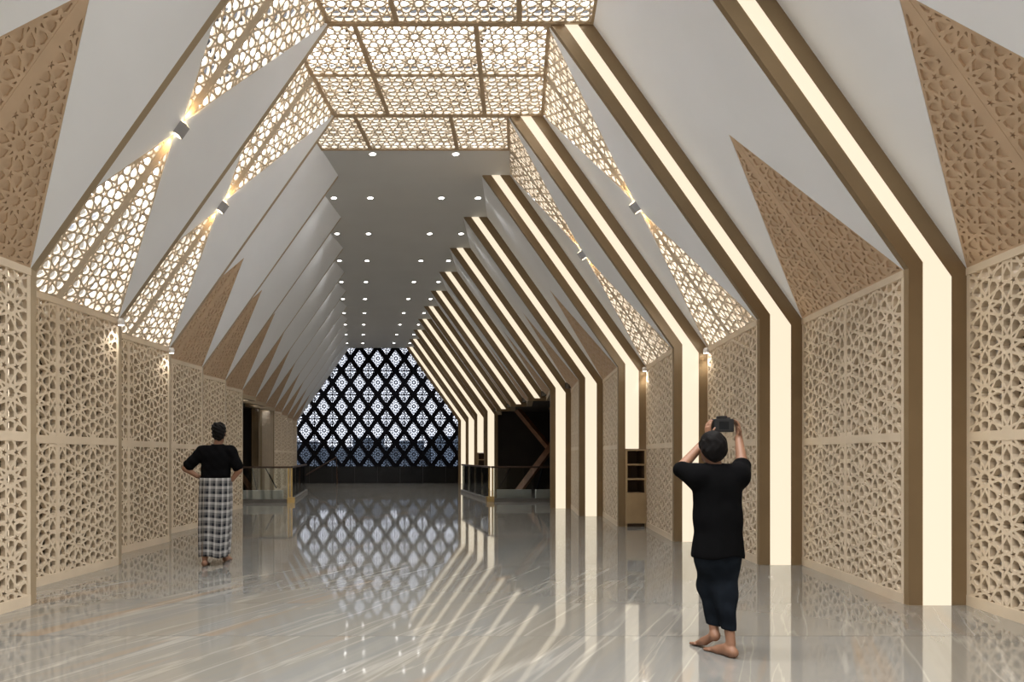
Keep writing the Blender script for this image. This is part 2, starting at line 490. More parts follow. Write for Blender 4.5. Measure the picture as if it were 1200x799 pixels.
def plate_mesh(name, poly, z0, z1, mat):
    n = len(poly)
    v = [(p[0], p[1], z0) for p in poly] + [(p[0], p[1], z1) for p in poly]
    f = [tuple(range(n - 1, -1, -1)), tuple(range(n, 2 * n))] + [(i, (i + 1) % n, (i + 1) % n + n, i + n) for i in range(n)]
    me = bpy.data.meshes.new(name); me.from_pydata(v, [], f); me.update()
    bm = bmesh.new(); bm.from_mesh(me); bmesh.ops.triangulate(bm, faces=[q for q in bm.faces if len(q.verts) > 4]); bmesh.ops.recalc_face_normals(bm, faces=bm.faces[:]); bm.to_mesh(me); bm.free()
    me.materials.append(MATS[mat]); return me
e = 0.0
GY_A = plate_mesh('gypsum_panel', [(-e, -e), (APL[0] - .01, APL[1]), (APU[0] + .0, APU[1]), (-e, SLEN + .05)], -0.10, 0.004, 'gypsum')
GY_B = plate_mesh('gypsum_panel', [(SW + e, SS - e), (SW + e, SLEN + SS + .05), APU, (APL[0], APL[1])], -0.10, 0.004, 'gypsum')
GY_L = plate_mesh('gypsum_panel', [(-e, -e), APL, (SW + e, SS - e), (SW + e, SLEN + SS + .05), (-e, SLEN + .05)], -0.10, 0.004, 'gypsum')
SEAM = {('perf', 1): plate_mesh('seam_bar', seam_poly(1), -0.03, 0.003, 'lattice'), ('perf', 0): plate_mesh('seam_bar', seam_poly(0), -0.03, 0.003, 'lattice'),
        ('relief', 1): plate_mesh('seam_bar', seam_poly(1), -0.03, 0.003, 'relief')}
RBACK = plate_mesh('relief_backing', [O2, I2, APL], -0.10, -0.03, 'relief')

# ceiling
V, F = [], []
for y0, y1 in ((-5.2, SKY0), (SKY1, YEND + 0.2)):
    v, f = box_data(-2.25, 2.25, y0, y1, H2, H2 + 0.12)
    n0 = len(V); V += v; F += [tuple(i + n0 for i in q) for q in f]
ceiling = structure(mesh_obj('ceiling', V, F, 'ceiling_paint'))
for side, perf in ((-1, PERF_L), (1, PERF_R)):
    for b in range(B0, B1 + 1):
        M, *_ = slope_frame(side, b)
        if b in perf:
            inst('gypsum_panel', GY_A, ceiling, M); inst('gypsum_panel', GY_B, ceiling, M)
            for lo in (0, 1):
                inst('seam_bar', SEAM['perf', lo], ceiling, M)
                for sd in (0, 1): inst('lattice_panel', SLM['perf', lo, sd], ceiling, M)
        else:
            inst('gypsum_panel', GY_L, ceiling, M)
            inst('seam_bar', SEAM['relief', 1], ceiling, M)
            for sd in (0, 1): inst('relief_panel', SLM['relief', 1, sd], ceiling, M)
            inst('relief_backing', RBACK, ceiling, M)
        # white sliver that closes the joint above an open bay
        if b in (LEFT_OPEN if side < 0 else RIGHT_OPEN):
            Mw, _ = bay_frame(side, b)
            box('edge_beam', -0.02, PL + 0.02, H1 - 0.10, H1 + 0.02, -0.16, 0.01, 'bronze_trim', ceiling, Mw)

# perforated daylight ceiling: sheared bays, split in three by two seam bars and by a cross bar at mid bay
Mflip = Matrix(((1, 0, 0, 0), (0, -1, 0, 0), (0, 0, -1, H2 + 0.0), (0, 0, 0, 1)))   # plate faces down
def ceil_x(b, yy, f):
    t = (yy - PY(b) - TH0) / (BAY - TH0); sh = 0.546 * t
    return -TO + sh + f * (TO + TI)
SEAMF = (0.0, 0.262, 0.722, 1.0)
for b, y0, y1 in ((1, SKY0, PY(2) - 0.02), (2, PY(2) + 0.03, PY(2) + BAY / 2 - 0.02), (2, PY(2) + BAY / 2 + 0.02, PY(3) - 0.02), (3, PY(3) + 0.03, SKY1)):
    for k in range(3):
        a, c = SEAMF[k], SEAMF[k + 1]; w = 0.027
        P = [(ceil_x(b, y0, a) + w, -y0), (ceil_x(b, y0, c) - w, -y0), (ceil_x(b, y1, c) - w, -y1), (ceil_x(b, y1, a) + w, -y1)]
        me = lattice_mesh('ceiling_lattice_panel', P, (0.1, -PY(b)), depth=0.028, margin=0.008, width=0.019, rot=math.pi / 2)
        inst('ceiling_lattice_panel', me, ceiling, Mflip)
    for k in range(4):
        xa, xb = ceil_x(b, y0, SEAMF[k]), ceil_x(b, y1, SEAMF[k]); w = 0.028
        prism('seam_bar', [(xa - w, y0), (xa + w, y0), (xb + w, y1), (xb - w, y1)], lambda p, t: (p[0], p[1], t), H2 - 0.012, H2 + 0.05, 'seam', ceiling)
for yy, w in ((PY(2), 0.035), (PY(3), 0.035), (PY(2) + BAY / 2, 0.02), (SKY1, 0.02), (SKY0, 0.02)):
    box('cross_bar', -2.0, 2.0, yy - w, yy + w, H2 - 0.014, H2 + 0.05, 'seam', ceiling)

# daylight well above the perforated bays
well = structure(box('wall_skylight_well', -2.3, 2.25, 12.42, 12.55, H2 + 0.02, 8.35, 'well_paint'))
for sd_, yy in ((1, PY(4) + 0.01), (-1, 12.42)):
    zt = H2 + 0.03 if sd_ > 0 else 5.9
    q_ = [(7.5 * sd_, 3.0), ((XO + 0.12) * sd_, 3.0), ((XO + 0.14) * sd_, H1), ((XO + 0.14 - (zt - H1) * (XI - TI) / (H2 - H1)) * sd_, zt), (7.5 * sd_, zt)]
    prism('well_side', q_, lambda p, t: (p[0], t, p[1]), yy, yy + 0.1, 'well_paint', well)
box('well_side', 2.2, 7.5, PY(4) + 0.01, PY(4) + 0.11, H2 + 0.03, 7.6, 'well_paint', well)
for sd_, yy in ((-1, 8.2), (-1, 10.6), (1, 10.2), (1, 12.6)):
    tube('roof_brace', [(5.6 * sd_, yy, 3.4), (2.6 * sd_, yy + 0.3, 7.7)], 0.06, 'dark_steel', well, 6)
    tube('roof_brace', [(5.2 * sd_, yy - 0.9, 4.6), (5.2 * sd_, yy + 1.0, 5.6)], 0.05, 'dark_steel', well, 6)
for yy in (8.4, 9.95, 11.4): box('roof_beam', -5.5, 5.5, yy - 0.05, yy + 0.05, 7.75, 7.90, 'dark_steel', well)
for xx in (-3.4, -1.2, 0.9, 3.2): box('roof_purlin', xx - 0.04, xx + 0.04, 6.5, 12.42, 7.92, 8.02, 'dark_steel', well)

# ribs
def rib_polys(leg=True, cab=False):
    inner = [(XI, 0), (XI, H1), (TI, H2)] if leg else [(XI + 0.02, H1 - 0.10), (XI, H1), (TI, H2)]
    if cab: outer = [(TO, H2), (XO, H1), (XO, 1.535), (XI + .134, 1.535), (XI + .134, 0)]
    elif leg: outer = [(TO, H2), (XO, H1), (XO, 0)]
    else: outer = [(TO, H2), (XO, H1), (XO, H1 - 0.10)]
    zl = 0.0 if leg else H1 - 0.02
    if cab: zl = 1.54
    kk = (XI - TI) / (H2 - H1)
    L = [(XI + .134, zl), (XI + .134, H1 + .040 / kk), (TI + .174, H2 - 0.002)]
    Rr = [(TI + .341, H2 - 0.002), (XI + .397, H1 - .056 / kk), (XI + .397, zl)]
    if not leg:
        zc = H1 - 0.02
        L = [(XI + .174 - (zc - H1) * kk, zc), (TI + .174, H2 - .002)]; Rr = [(TI + .341, H2 - .002), (XI + .341 - (zc - H1) * kk, zc)]
    return inner + outer, L + Rr
def ordinal(n):
    return ['first', 'second', 'third', 'fourth', 'fifth', 'sixth', 'seventh', 'eighth', 'ninth', 'tenth', 'eleventh', 'twelfth', 'thirteenth'][n - 1]
for side in (1, -1):
    for n in range(-1, 14):
        leg = n not in (RIGHT_NOLEG if side > 0 else LEFT_NOLEG)
        cab = side > 0 and n in (4, 11)
        fr, lt = rib_polys(leg, cab)
        root = empty('light_rib' if side > 0 else 'bronze_rib', (0, 0, 0))
        root.location = (side * XI, PY(n), 0 if leg else H1)
        off = Vector(root.location)
        fx = lambda p, t: tuple(Vector((p[0] * side, t, p[1])) - off)
        prism('frame', fr, fx, PY(n), PY(n) + (TH0 if side > 0 else TH), 'bronze' if side > 0 else 'bronze_trim', root)
        ya, yb = (PY(n) - 0.006, PY(n) + 0.03) if side > 0 else (PY(n) + TH - 0.03, PY(n) + TH + 0.006)
        prism('light_strip', lt, fx, ya, yb, 'strip_light', root)
        if side > 0:
            g = 'lit ribs between solid relief slopes' if n < 1 else 'lit ribs'
            lab = {2: 'lit bronze rib between a solid relief slope and a perforated daylight slope',
                   3: 'lit bronze rib between two perforated slopes, behind the person raising a camera',
                   4: 'bronze rib whose light strip stops above a cabinet, beside a perforated slope',
                   5: 'full height lit bronze rib between the cabinet rib and the opening rib',
                   6: 'lit bronze rib forming the edge of the dark opening, next to lattice wall',
                   7: 'legless lit bronze rib over the dark opening, closest to the cabinet',
                   8: 'middle one of three legless lit bronze ribs over the dark opening',
                   9: 'legless lit bronze rib over the dark opening, closest to the black end wall',
                   10: 'full height lit bronze rib ending the dark opening, behind the glass balustrade',
                   11: 'bronze rib whose light strip stops above a cabinet behind the glass balustrade',
                   12: 'full height lit bronze rib, last but one before the black end wall',
                   13: 'lit bronze rib standing against the black diamond end wall', 1: 'lit bronze rib between relief slopes, facing where the perforated slopes opposite begin'}.get(n, 'lit bronze rib between two slopes with solid relief triangles')
        else:
            g = 'unlit ribs between solid relief slopes' if n < 1 else 'unlit ribs opposite the lit ones'
            lab = {1: 'thin unlit bronze rib between solid relief slope and first perforated slope',
                   2: 'thin unlit bronze rib between the two perforated slopes',
                   3: 'thin unlit bronze rib between a perforated slope and a white relief slope',
                   4: 'thin unlit bronze rib just past the perforated slopes, beside the man in a sarong',
                   5: 'thin unlit bronze rib, last full one before the rib edging the opening',
                   6: 'thin unlit bronze rib at the end of the lattice wall where the opening starts',
                   7: 'legless unlit bronze rib over the opening, closer to the man in a sarong',
                   8: 'legless unlit bronze rib over the opening, closer to the black end wall',
                   9: 'unlit bronze rib ending the opening, with a lattice face behind the balustrade',
                   10: 'thin unlit bronze rib, first past the opening behind the balustrade',
                   11: 'thin unlit bronze rib, second past the opening behind the balustrade',
                   12: 'thin unlit bronze rib, third past the opening behind the balustrade',
                   13: 'thin unlit bronze rib against the black diamond end wall'}.get(n, 'thin unlit bronze rib between two solid relief slopes')
        tag(root, lab, 'rib', g)

V, F = [], []
for a in ((-4.95, 4.95, -5.2, -5.0, 0, H2 + 0.2), (-4.95, -4.75, -5.0, PY(B0) + TH, 0, H2 + 0.2), (4.75, 4.95, -5.0, PY(B0) + TH, 0, H2 + 0.2),
          (-4.75, -2.25, -5.0, PY(B0) + TH, H2, H2 + 0.12), (2.25, 4.75, -5.0, PY(B0) + TH, H2, H2 + 0.12)):
    v, f = box_data(*a); n0 = len(V); V += v; F += [tuple(i + n0 for i in q) for q in f]
wall_entrance = structure(mesh_obj('wall_entrance', V, F, 'gypsum'))
for sd_ in (-1, 1):
    prism('gable_infill', [((XO - 0.02) * sd_, 0), (4.8 * sd_, 0), (4.8 * sd_, H2 + 0.05), ((TO - 0.02) * sd_, H2 + 0.05), ((XO - 0.02) * sd_, H1)], lambda p, t: (p[0], t, p[1]), PY(B0) + 0.005, PY(B0) + 0.05, 'gypsum', wall_entrance)

# jamb panel of the far left opening
jm = lattice_mesh('jamb_panel', [(0.10, 0.08), (0.50, 0.08), (0.50, 3.05), (0.10, 3.05)], (0.3, MID), depth=0.02, margin=0.003, back=True)
inst('jamb_panel', jm, walls[-1], Matrix(((1, 0, 0, -XO), (0, 0, -1, PY(9) - 0.022), (0, 1, 0, 0), (0, 0, 0, 1))))

# ------------------------------------------------------------------ end wall
DX, DZ, ZC = 0.924, 1.236, 2.687
def hall_halfwidth(z): return XO if z < H1 else XO - (z - H1) * (XI - TI) / (H2 - H1)
PAR = 0.83
reg = [(-XO - .02, PAR), (XO + .02, PAR), (XO + .02, H1), (TO + .05, H2 + .02), (-TO - .05, H2 + .02), (-XO - .02, H1)]
regc = inset(reg, 0.01)
hw, hh = DX / 2 * 0.70, DZ / 2 * 0.72
diam = []
for j in range(-2, 5):
    for half in (0, 1):
        for i in range(-6, 7):
            cx = i * DX + half * DX / 2; cz = ZC + j * DZ + half * DZ / 2
            g = clip_convex([(cx - hw, cz), (cx, cz - hh), (cx + hw, cz), (cx, cz + hh)], regc)
            if g and poly_area(g) > 0.02: diam.append((g, half, cx, cz))
vs = [Vector(p) for p in reg]; faces = [list(range(len(reg)))]
for g, *_ in diam:
    n0 = len(vs); vs += [Vector(p) for p in g]; faces.append(list(range(n0, n0 + len(g))))
cv, ce, cf, ov, oe, of = delaunay_2d_cdt(vs, [], faces, 1, 1e-6, True)
V = [(p.x, YEND, p.y) for p in cv]; F = [tuple(f) for f, o in zip(cf, of) if list(o) == [0]]
for g, *_ in diam:
    n0 = len(V); n = len(g)
    V += [(p[0], YEND, p[1]) for p in g] + [(p[0], YEND + 0.14, p[1]) for p in g]
    F += [(n0 + k, n0 + (k + 1) % n, n0 + n + (k + 1) % n, n0 + n + k) for k in range(n)]
wall_end = structure(mesh_obj('wall_end', V, F, 'black_frame'))
box('parapet', -XO - .02, XO + .02, YEND - 0.04, YEND + 0.2, 0, PAR + 0.02, 'black_stone', wall_end)
for i in range(1, 8):
    x = -XO + i * 2 * XO / 8
    box('parapet_joint', x - 0.006, x + 0.006, YEND - 0.044, YEND - 0.039, 0.02, PAR, 'dark_steel', wall_end)
Mend = lambda cx, cz, dy: Matrix(((1, 0, 0, cx), (0, 0, 1, YEND + dy), (0, 1, 0, cz), (0, 0, 0, 1)))
Mend = lambda cx, cz, dy: Matrix(((1, 0, 0, cx), (0, 0, -1, YEND + dy), (0, 1, 0, cz), (0, 0, 0, 1)))
full = [(-hw, 0), (0, -hh), (hw, 0), (0, hh)]
SCR = [lattice_mesh('screen', full, (0.03, 0.02), width=0.026, depth=0.01, margin=0.004, scale=0.85, mat='black_frame'),
       lattice_mesh('screen', full, (0.12, 0.17), width=0.026, depth=0.01, margin=0.004, scale=0.85, rot=0.3, mat='black_frame')]
for g, half, cx, cz in diam:
    p = mesh_obj('pane', [(q[0], YEND + 0.12, q[1]) for q in g], [tuple(range(len(g)))], 'window_glass', wall_end)
    if abs(poly_area(g)) > 0.97 * 2 * hw * hh: me = SCR[half]
    else: me = lattice_mesh('screen', [(q[0] - cx, q[1] - cz) for q in g], (0.03, 0.02), width=0.026, depth=0.01, margin=0.004, scale=0.85, mat='black_frame')
    inst('screen', me, p, Mend(cx, cz, 0.09))
    if half:
        box('glazing_bar', max(cx - hw, min(q[0] for q in g)), min(cx + hw, max(q[0] for q in g)), YEND + 0.04, YEND + 0.07, cz - 0.024, cz + 0.024, 'black_frame', p)
        zs = [q[1] for q in g]
        box('glazing_bar', cx - 0.020, cx + 0.020, YEND + 0.04, YEND + 0.07, min(zs), max(zs), 'black_frame', p)
# facade of the neighbouring block seen low through the end wall
blk = structure(box('wall_neighbour', -16, 16, YEND + 6.5, YEND + 9, -0.3, 1.95, 'bluish_facade'))
for x0, x1, z in ((-9, -3.4, 2.25), (-1.3, 0.6, 2.5), (1.5, 3.0, 2.3), (3.4, 8, 2.6)):
    box('block_volume', x0, x1, YEND + 6, YEND + 8.5, -0.3, z, 'bluish_facade', blk)

# ------------------------------------------------------------------ side rooms behind the openings
for side, nm in ((-1, 'wall_side_room_left'), (1, 'wall_side_room_right')):
    s = side
    y0, y1 = PY(6) - 0.3, (PY(10) if s > 0 else PY(9)) + 0.5
    xn, xf = (4.75, 4.44) if s > 0 else (4.4, 4.7)
    V, F = [], []
    xa, xb = sorted((s * 9.4, s * 9.6))
    for a in ((xa, xb, y0, y1, 0, 3.3), (min(s * xn, s * 9.6), max(s * xn, s * 9.6), y0 - 0.12, y0, 0, 3.3), (min(s * xf, s * 9.6), max(s * xf, s * 9.6), y1, y1 + 0.12, 0, 3.3), (min(s * 4.5, s * 9.6), max(s * 4.5, s * 9.6), y0, y1, 3.19, 3.35)):
        v, f = box_data(*a); n0 = len(V); V += v; F += [tuple(i + n0 for i in q) for q in f]
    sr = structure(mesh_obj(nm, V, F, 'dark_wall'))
    for k, (yy, xk) in enumerate(((19.6, 6.3), (21.6, 7.3), (23.6, 7.0), (25.4, 6.2))):
        tube('timber_strut', [(s * (xk - 1.3), yy, 0.0), (s * (xk + 1.2), yy + 0.5, 3.18)], 0.15, 'brown_wood', sr, 4)
        tube('timber_strut', [(s * (xk + 1.4), yy + 0.3, 0.0), (s * (xk - 1.1), yy + 0.8, 3.18)], 0.13, 'brown_wood', sr, 4)

# ------------------------------------------------------------------ cabinets in the ribs
for n in (4, 11):
    x0, x1 = XI + 0.136, XO - 0.004
    yf, yb = PY(n) - 0.03, PY(n) + 0.36
    r = empty('shelf_cabinet', ((x0 + x1) / 2, (yf + yb) / 2, 0)); off = Vector(r.location)
    def bx(name, a0, a1, b0, b1, c0, c1, mat, par=r): return box(name, a0 - off.x, a1 - off.x, b0 - off.y, b1 - off.y, c0, c1, mat, par)
    t = 0.03
    bx('side_panel', x0, x0 + t, yf, yb, 0.0, 1.53, 'timber_beige'); bx('side_panel', x1 - t, x1, yf, yb, 0.0, 1.53, 'timber_beige')
    bx('back_panel', x0 + t, x1 - t, yb - 0.02, yb, 0.0, 1.53, 'dark_niche')
    bx('top_panel', x0 + t, x1 - t, yf, yb - 0.02, 1.50, 1.53, 'timber_beige')
    for z in (0.64, 0.925, 1.21): bx('shelf', x0 + t, x1 - t, yf + 0.004, yb - 0.02, z, z + 0.03, 'timber_beige')
    bx('niche_lining', x0 + t, x0 + t + 0.008, yf + 0.03, yb - 0.02, 0.67, 1.50, 'dark_niche'); bx('niche_lining', x1 - t - 0.008, x1 - t, yf + 0.03, yb - 0.02, 0.67, 1.50, 'dark_niche')
    bx('door', x0 + 0.004, x1 - 0.004, yf - 0.018, yf, 0.07, 0.645, 'timber_beige')
    bx('plinth', x0 + t, x1 - t, yf + 0.03, yb - 0.02, 0.0, 0.06, 'dark_niche')
    tag(r, 'beige cabinet with dark niches in the lit rib ' + ('near the person with a camera' if n == 4 else 'behind the glass balustrade'), 'cabinet')

# ------------------------------------------------------------------ balustrades
def glass_rail(root, p0, p1, posts, h=1.06, n=3, kerb=0.10):
    p0, p1 = Vector(p0), Vector(p1); off = Vector(root.location)
    d = (p1 - p0); L = d.length; d.normalize(); nrm = Vector((-d.y, d.x, 0))
    M = Matrix(((d.x, nrm.x, 0, p0.x - off.x), (d.y, nrm.y, 0, p0.y - off.y), (0, 0, 1, 0), (0, 0, 0, 1)))
    box('kerb', 0, L, -0.06, 0.06, 0.0, kerb, 'grout', root, M)
    for k in range(n):
        a, b = L * k / n + 0.03, L * (k + 1) / n - 0.03
        box('glass_panel', a, b, -0.006, 0.006, kerb, h - 0.03, 'rail_glass', root, M)
    for k in posts:
        box('post', min(max(L * k / n - 0.02, 0), L - 0.04), min(max(L * k / n + 0.02, 0.04), L), -0.025, 0.025, 0.0 if k in (0, n) else kerb, h - 0.03, 'brass', root, M)
    box('handrail', -0.03, L + 0.03, -0.035, 0.035, h - 0.03, h + 0.025, 'handrail', root, M, 0.01)
for s, lab in ((-1, 'glass balustrade with dark handrail around the stairwell beside the man in a sarong'), (1, 'glass balustrade with dark handrail in front of the far lit ribs')):
    xin = s * 3.02
    ya, yb = (20.45, 26.4) if s < 0 else (20.9, 26.4)
    r = empty('balustrade', (xin, ya, 0))
    glass_rail(r, (s * 5.6, ya, 0), (xin + s * 0.06, ya, 0), (2,), n=2)
    glass_rail(r, (xin, ya + 0.10, 0), (xin, yb, 0), (0,), n=4)
    box('corner_base', -0.11, 0.11, -0.11, 0.11, 0, 0.16, 'brass', r)
    tag(r, lab, 'balustrade')
    st = empty('stair_flank', (s * 4.2, ya + 1.0, 0)); off = st.location
    box('white_upstand', *((-1.3, 0.92) if s < 0 else (-0.92, 0.12)), -0.88, -0.76, 0, 0.36, 'white_paint', st)
    if s > 0: box('white_upstand', 0.26, 1.3, -0.88, -0.76, 0, 0.36, 'white_paint', st)
    tube('stair_handrail', [(0.35 * s, -0.30, 0.02), (0.62 * s, -0.30, 0.98)] if s > 0 else [(0.12, -0.30, 0.02), (-0.10, -0.30, 1.0)], 0.022, 'black_frame', st, 8)
    tube('stair_handrail', [(-0.55 * s, 0.6, 0.35), (-0.2 * s, 0.6, 1.0)], 0.022, 'black_frame', st, 8)
    tag(st, 'low white stair upstand with slanted black handrails behind the ' + ('left opening' if s < 0 else 'balustrade beside the lit ribs'), 'stair')
sl = tube('slanted_handrail', [(-3.9, YEND - 0.35, 0.04), (-3.75, YEND - 0.35, 0.36), (-2.1, YEND - 0.35, 1.32), (-2.05, YEND - 0.35, 0.0)], 0.04, 'handrail', None, 8)
tag(sl, 'slanted dark handrail standing in front of the black parapet', 'handrail')

# ------------------------------------------------------------------ downlights
prof = [(0.062, 0.0), (0.085, -0.004), (0.088, 0.0), (0.088, 0.012), (0.058, 0.012), (0.056, 0.0)]
v, f = lathe_data(prof, 20); RING = bpy.data.meshes.new('trim_ring'); RING.from_pydata(v, [], f); RING.update(); RING.materials.append(MATS['white_paint'])
v = [(0.057 * math.cos(2 * math.pi * k / 20), 0.057 * math.sin(2 * math.pi * k / 20), -0.001) for k in range(20)]
LENS = bpy.data.meshes.new('lens'); LENS.from_pydata(v, [], [tuple(range(19, -1, -1))]); LENS.update(); LENS.materials.append(MATS['lamp_lens'])
SPOT = bpy.data.lights.new('downlight_beam', 'SPOT'); SPOT.energy = DOWN_W; SPOT.color = (1.0, 0.98, 0.95)
SPOT.spot_size = math.radians(110); SPOT.spot_blend = 0.8; SPOT.shadow_soft_size = 0.05
SPOT_FILL = SPOT.copy(); SPOT_FILL.energy = DOWN_FILL  # stronger fill beam, added out of view to brighten the near hall
def downlight(x, y, lab, g, data=SPOT):
    r = empty('downlight', (x, y, H2)); tag(r, lab, 'downlight', g)
    inst('trim_ring', RING, r, Matrix.Identity(4)); inst('lens', LENS, r, Matrix.Identity(4))
    l = bpy.data.objects.new('beam', data); link(l, r); l.location = (0, 0, -0.02)
for b in list(range(-3, 1)) + list(range(3, B1 + 1)):  # entrance rows are unseen and carry the added fill beams
    yy = PY(b) + 1.2 if b != 3 else 12.55
    for x in (-0.765, 0.765): downlight(x, yy, 'round recessed downlight in the inner rows of the flat grey ceiling', 'inner ceiling downlights', SPOT_FILL if b < 1 else SPOT)
    if b != 3:
        for x in (-1.55, 1.55): downlight(x, yy, 'round recessed downlight close to the ceiling edge beside a sloped panel', 'edge ceiling downlights', SPOT_FILL if b < 1 else SPOT)

# ------------------------------------------------------------------ up-down wall lights on the slopes and corner spots
def point_spot(name, parent, loc, direction, energy, color, size, blend=0.6, soft=0.02):
    L = bpy.data.lights.new(name, 'SPOT'); L.energy = energy; L.color = color; L.spot_size = math.radians(size); L.spot_blend = blend; L.shadow_soft_size = soft
    o = bpy.data.objects.new(name, L); link(o, parent); o.location = loc
    o.rotation_mode = 'QUATERNION'; o.rotation_quaternion = Vector(direction).to_track_quat('-Z', 'Y'); return o
for side, perf in ((-1, PERF_L), (1, PERF_R)):
    for b in perf:
        M, *_ = slope_frame(side, b)
        c = lerp2(APL, APU, 0.5)
        r = empty('sconce'); r.matrix_basis = M @ Matrix.Translation((c[0], c[1], 0.004))
        box('body', -0.05, 0.05, -0.075, 0.075, 0.0, 0.085, 'fixture_grey', r, None, 0.006)
        box('lens', -0.036, 0.036, 0.0751, 0.079, 0.012, 0.073, 'warm_lens', r); box('lens', -0.036, 0.036, -0.079, -0.0751, 0.012, 0.073, 'warm_lens', r)
        for sg in (1, -1): point_spot('beam', r, (0, sg * 0.085, 0.045), (0, sg, -0.10), 16, (1.0, 0.62, 0.26), 75)
        nearer = (b == perf[0])
        tag(r, 'grey up-and-down wall light on the perforated slope %s, %s' % ('opposite the lit ribs' if side < 0 else 'between lit ribs', 'nearer the entrance' if nearer else 'nearer the end wall'), 'wall light')
        # corner spot at the far end of the same bay
        xx = -XI + 0.06 if side < 0 else XO - 0.06
        yy = PY(b + 1) - 0.07
        q = empty('corner_spot', (xx, yy, H1 - 0.06))
        v, f = lathe_data([(0.0, 0.05), (0.03, 0.05), (0.045, 0.02), (0.045, -0.03), (0.036, -0.035)], 16); mesh_obj('housing', v, f, 'white_paint', q)
        v = [(0.038 * math.cos(2 * math.pi * k / 16), 0.038 * math.sin(2 * math.pi * k / 16), -0.034) for k in range(16)]
        mesh_obj('lens', v, [tuple(range(15, -1, -1))], 'lamp_lens', q)
        point_spot('beam', q, (0, 0, -0.05), (side * 0.05, -0.35, -1), 16, (1.0, 0.95, 0.85), 100)
        tag(q, 'tiny white spotlight atop the lattice wall %s, %s' % ('opposite the lit ribs' if side < 0 else 'beside a lit rib', 'nearer the entrance' if nearer else 'nearer the end wall'), 'spotlight')

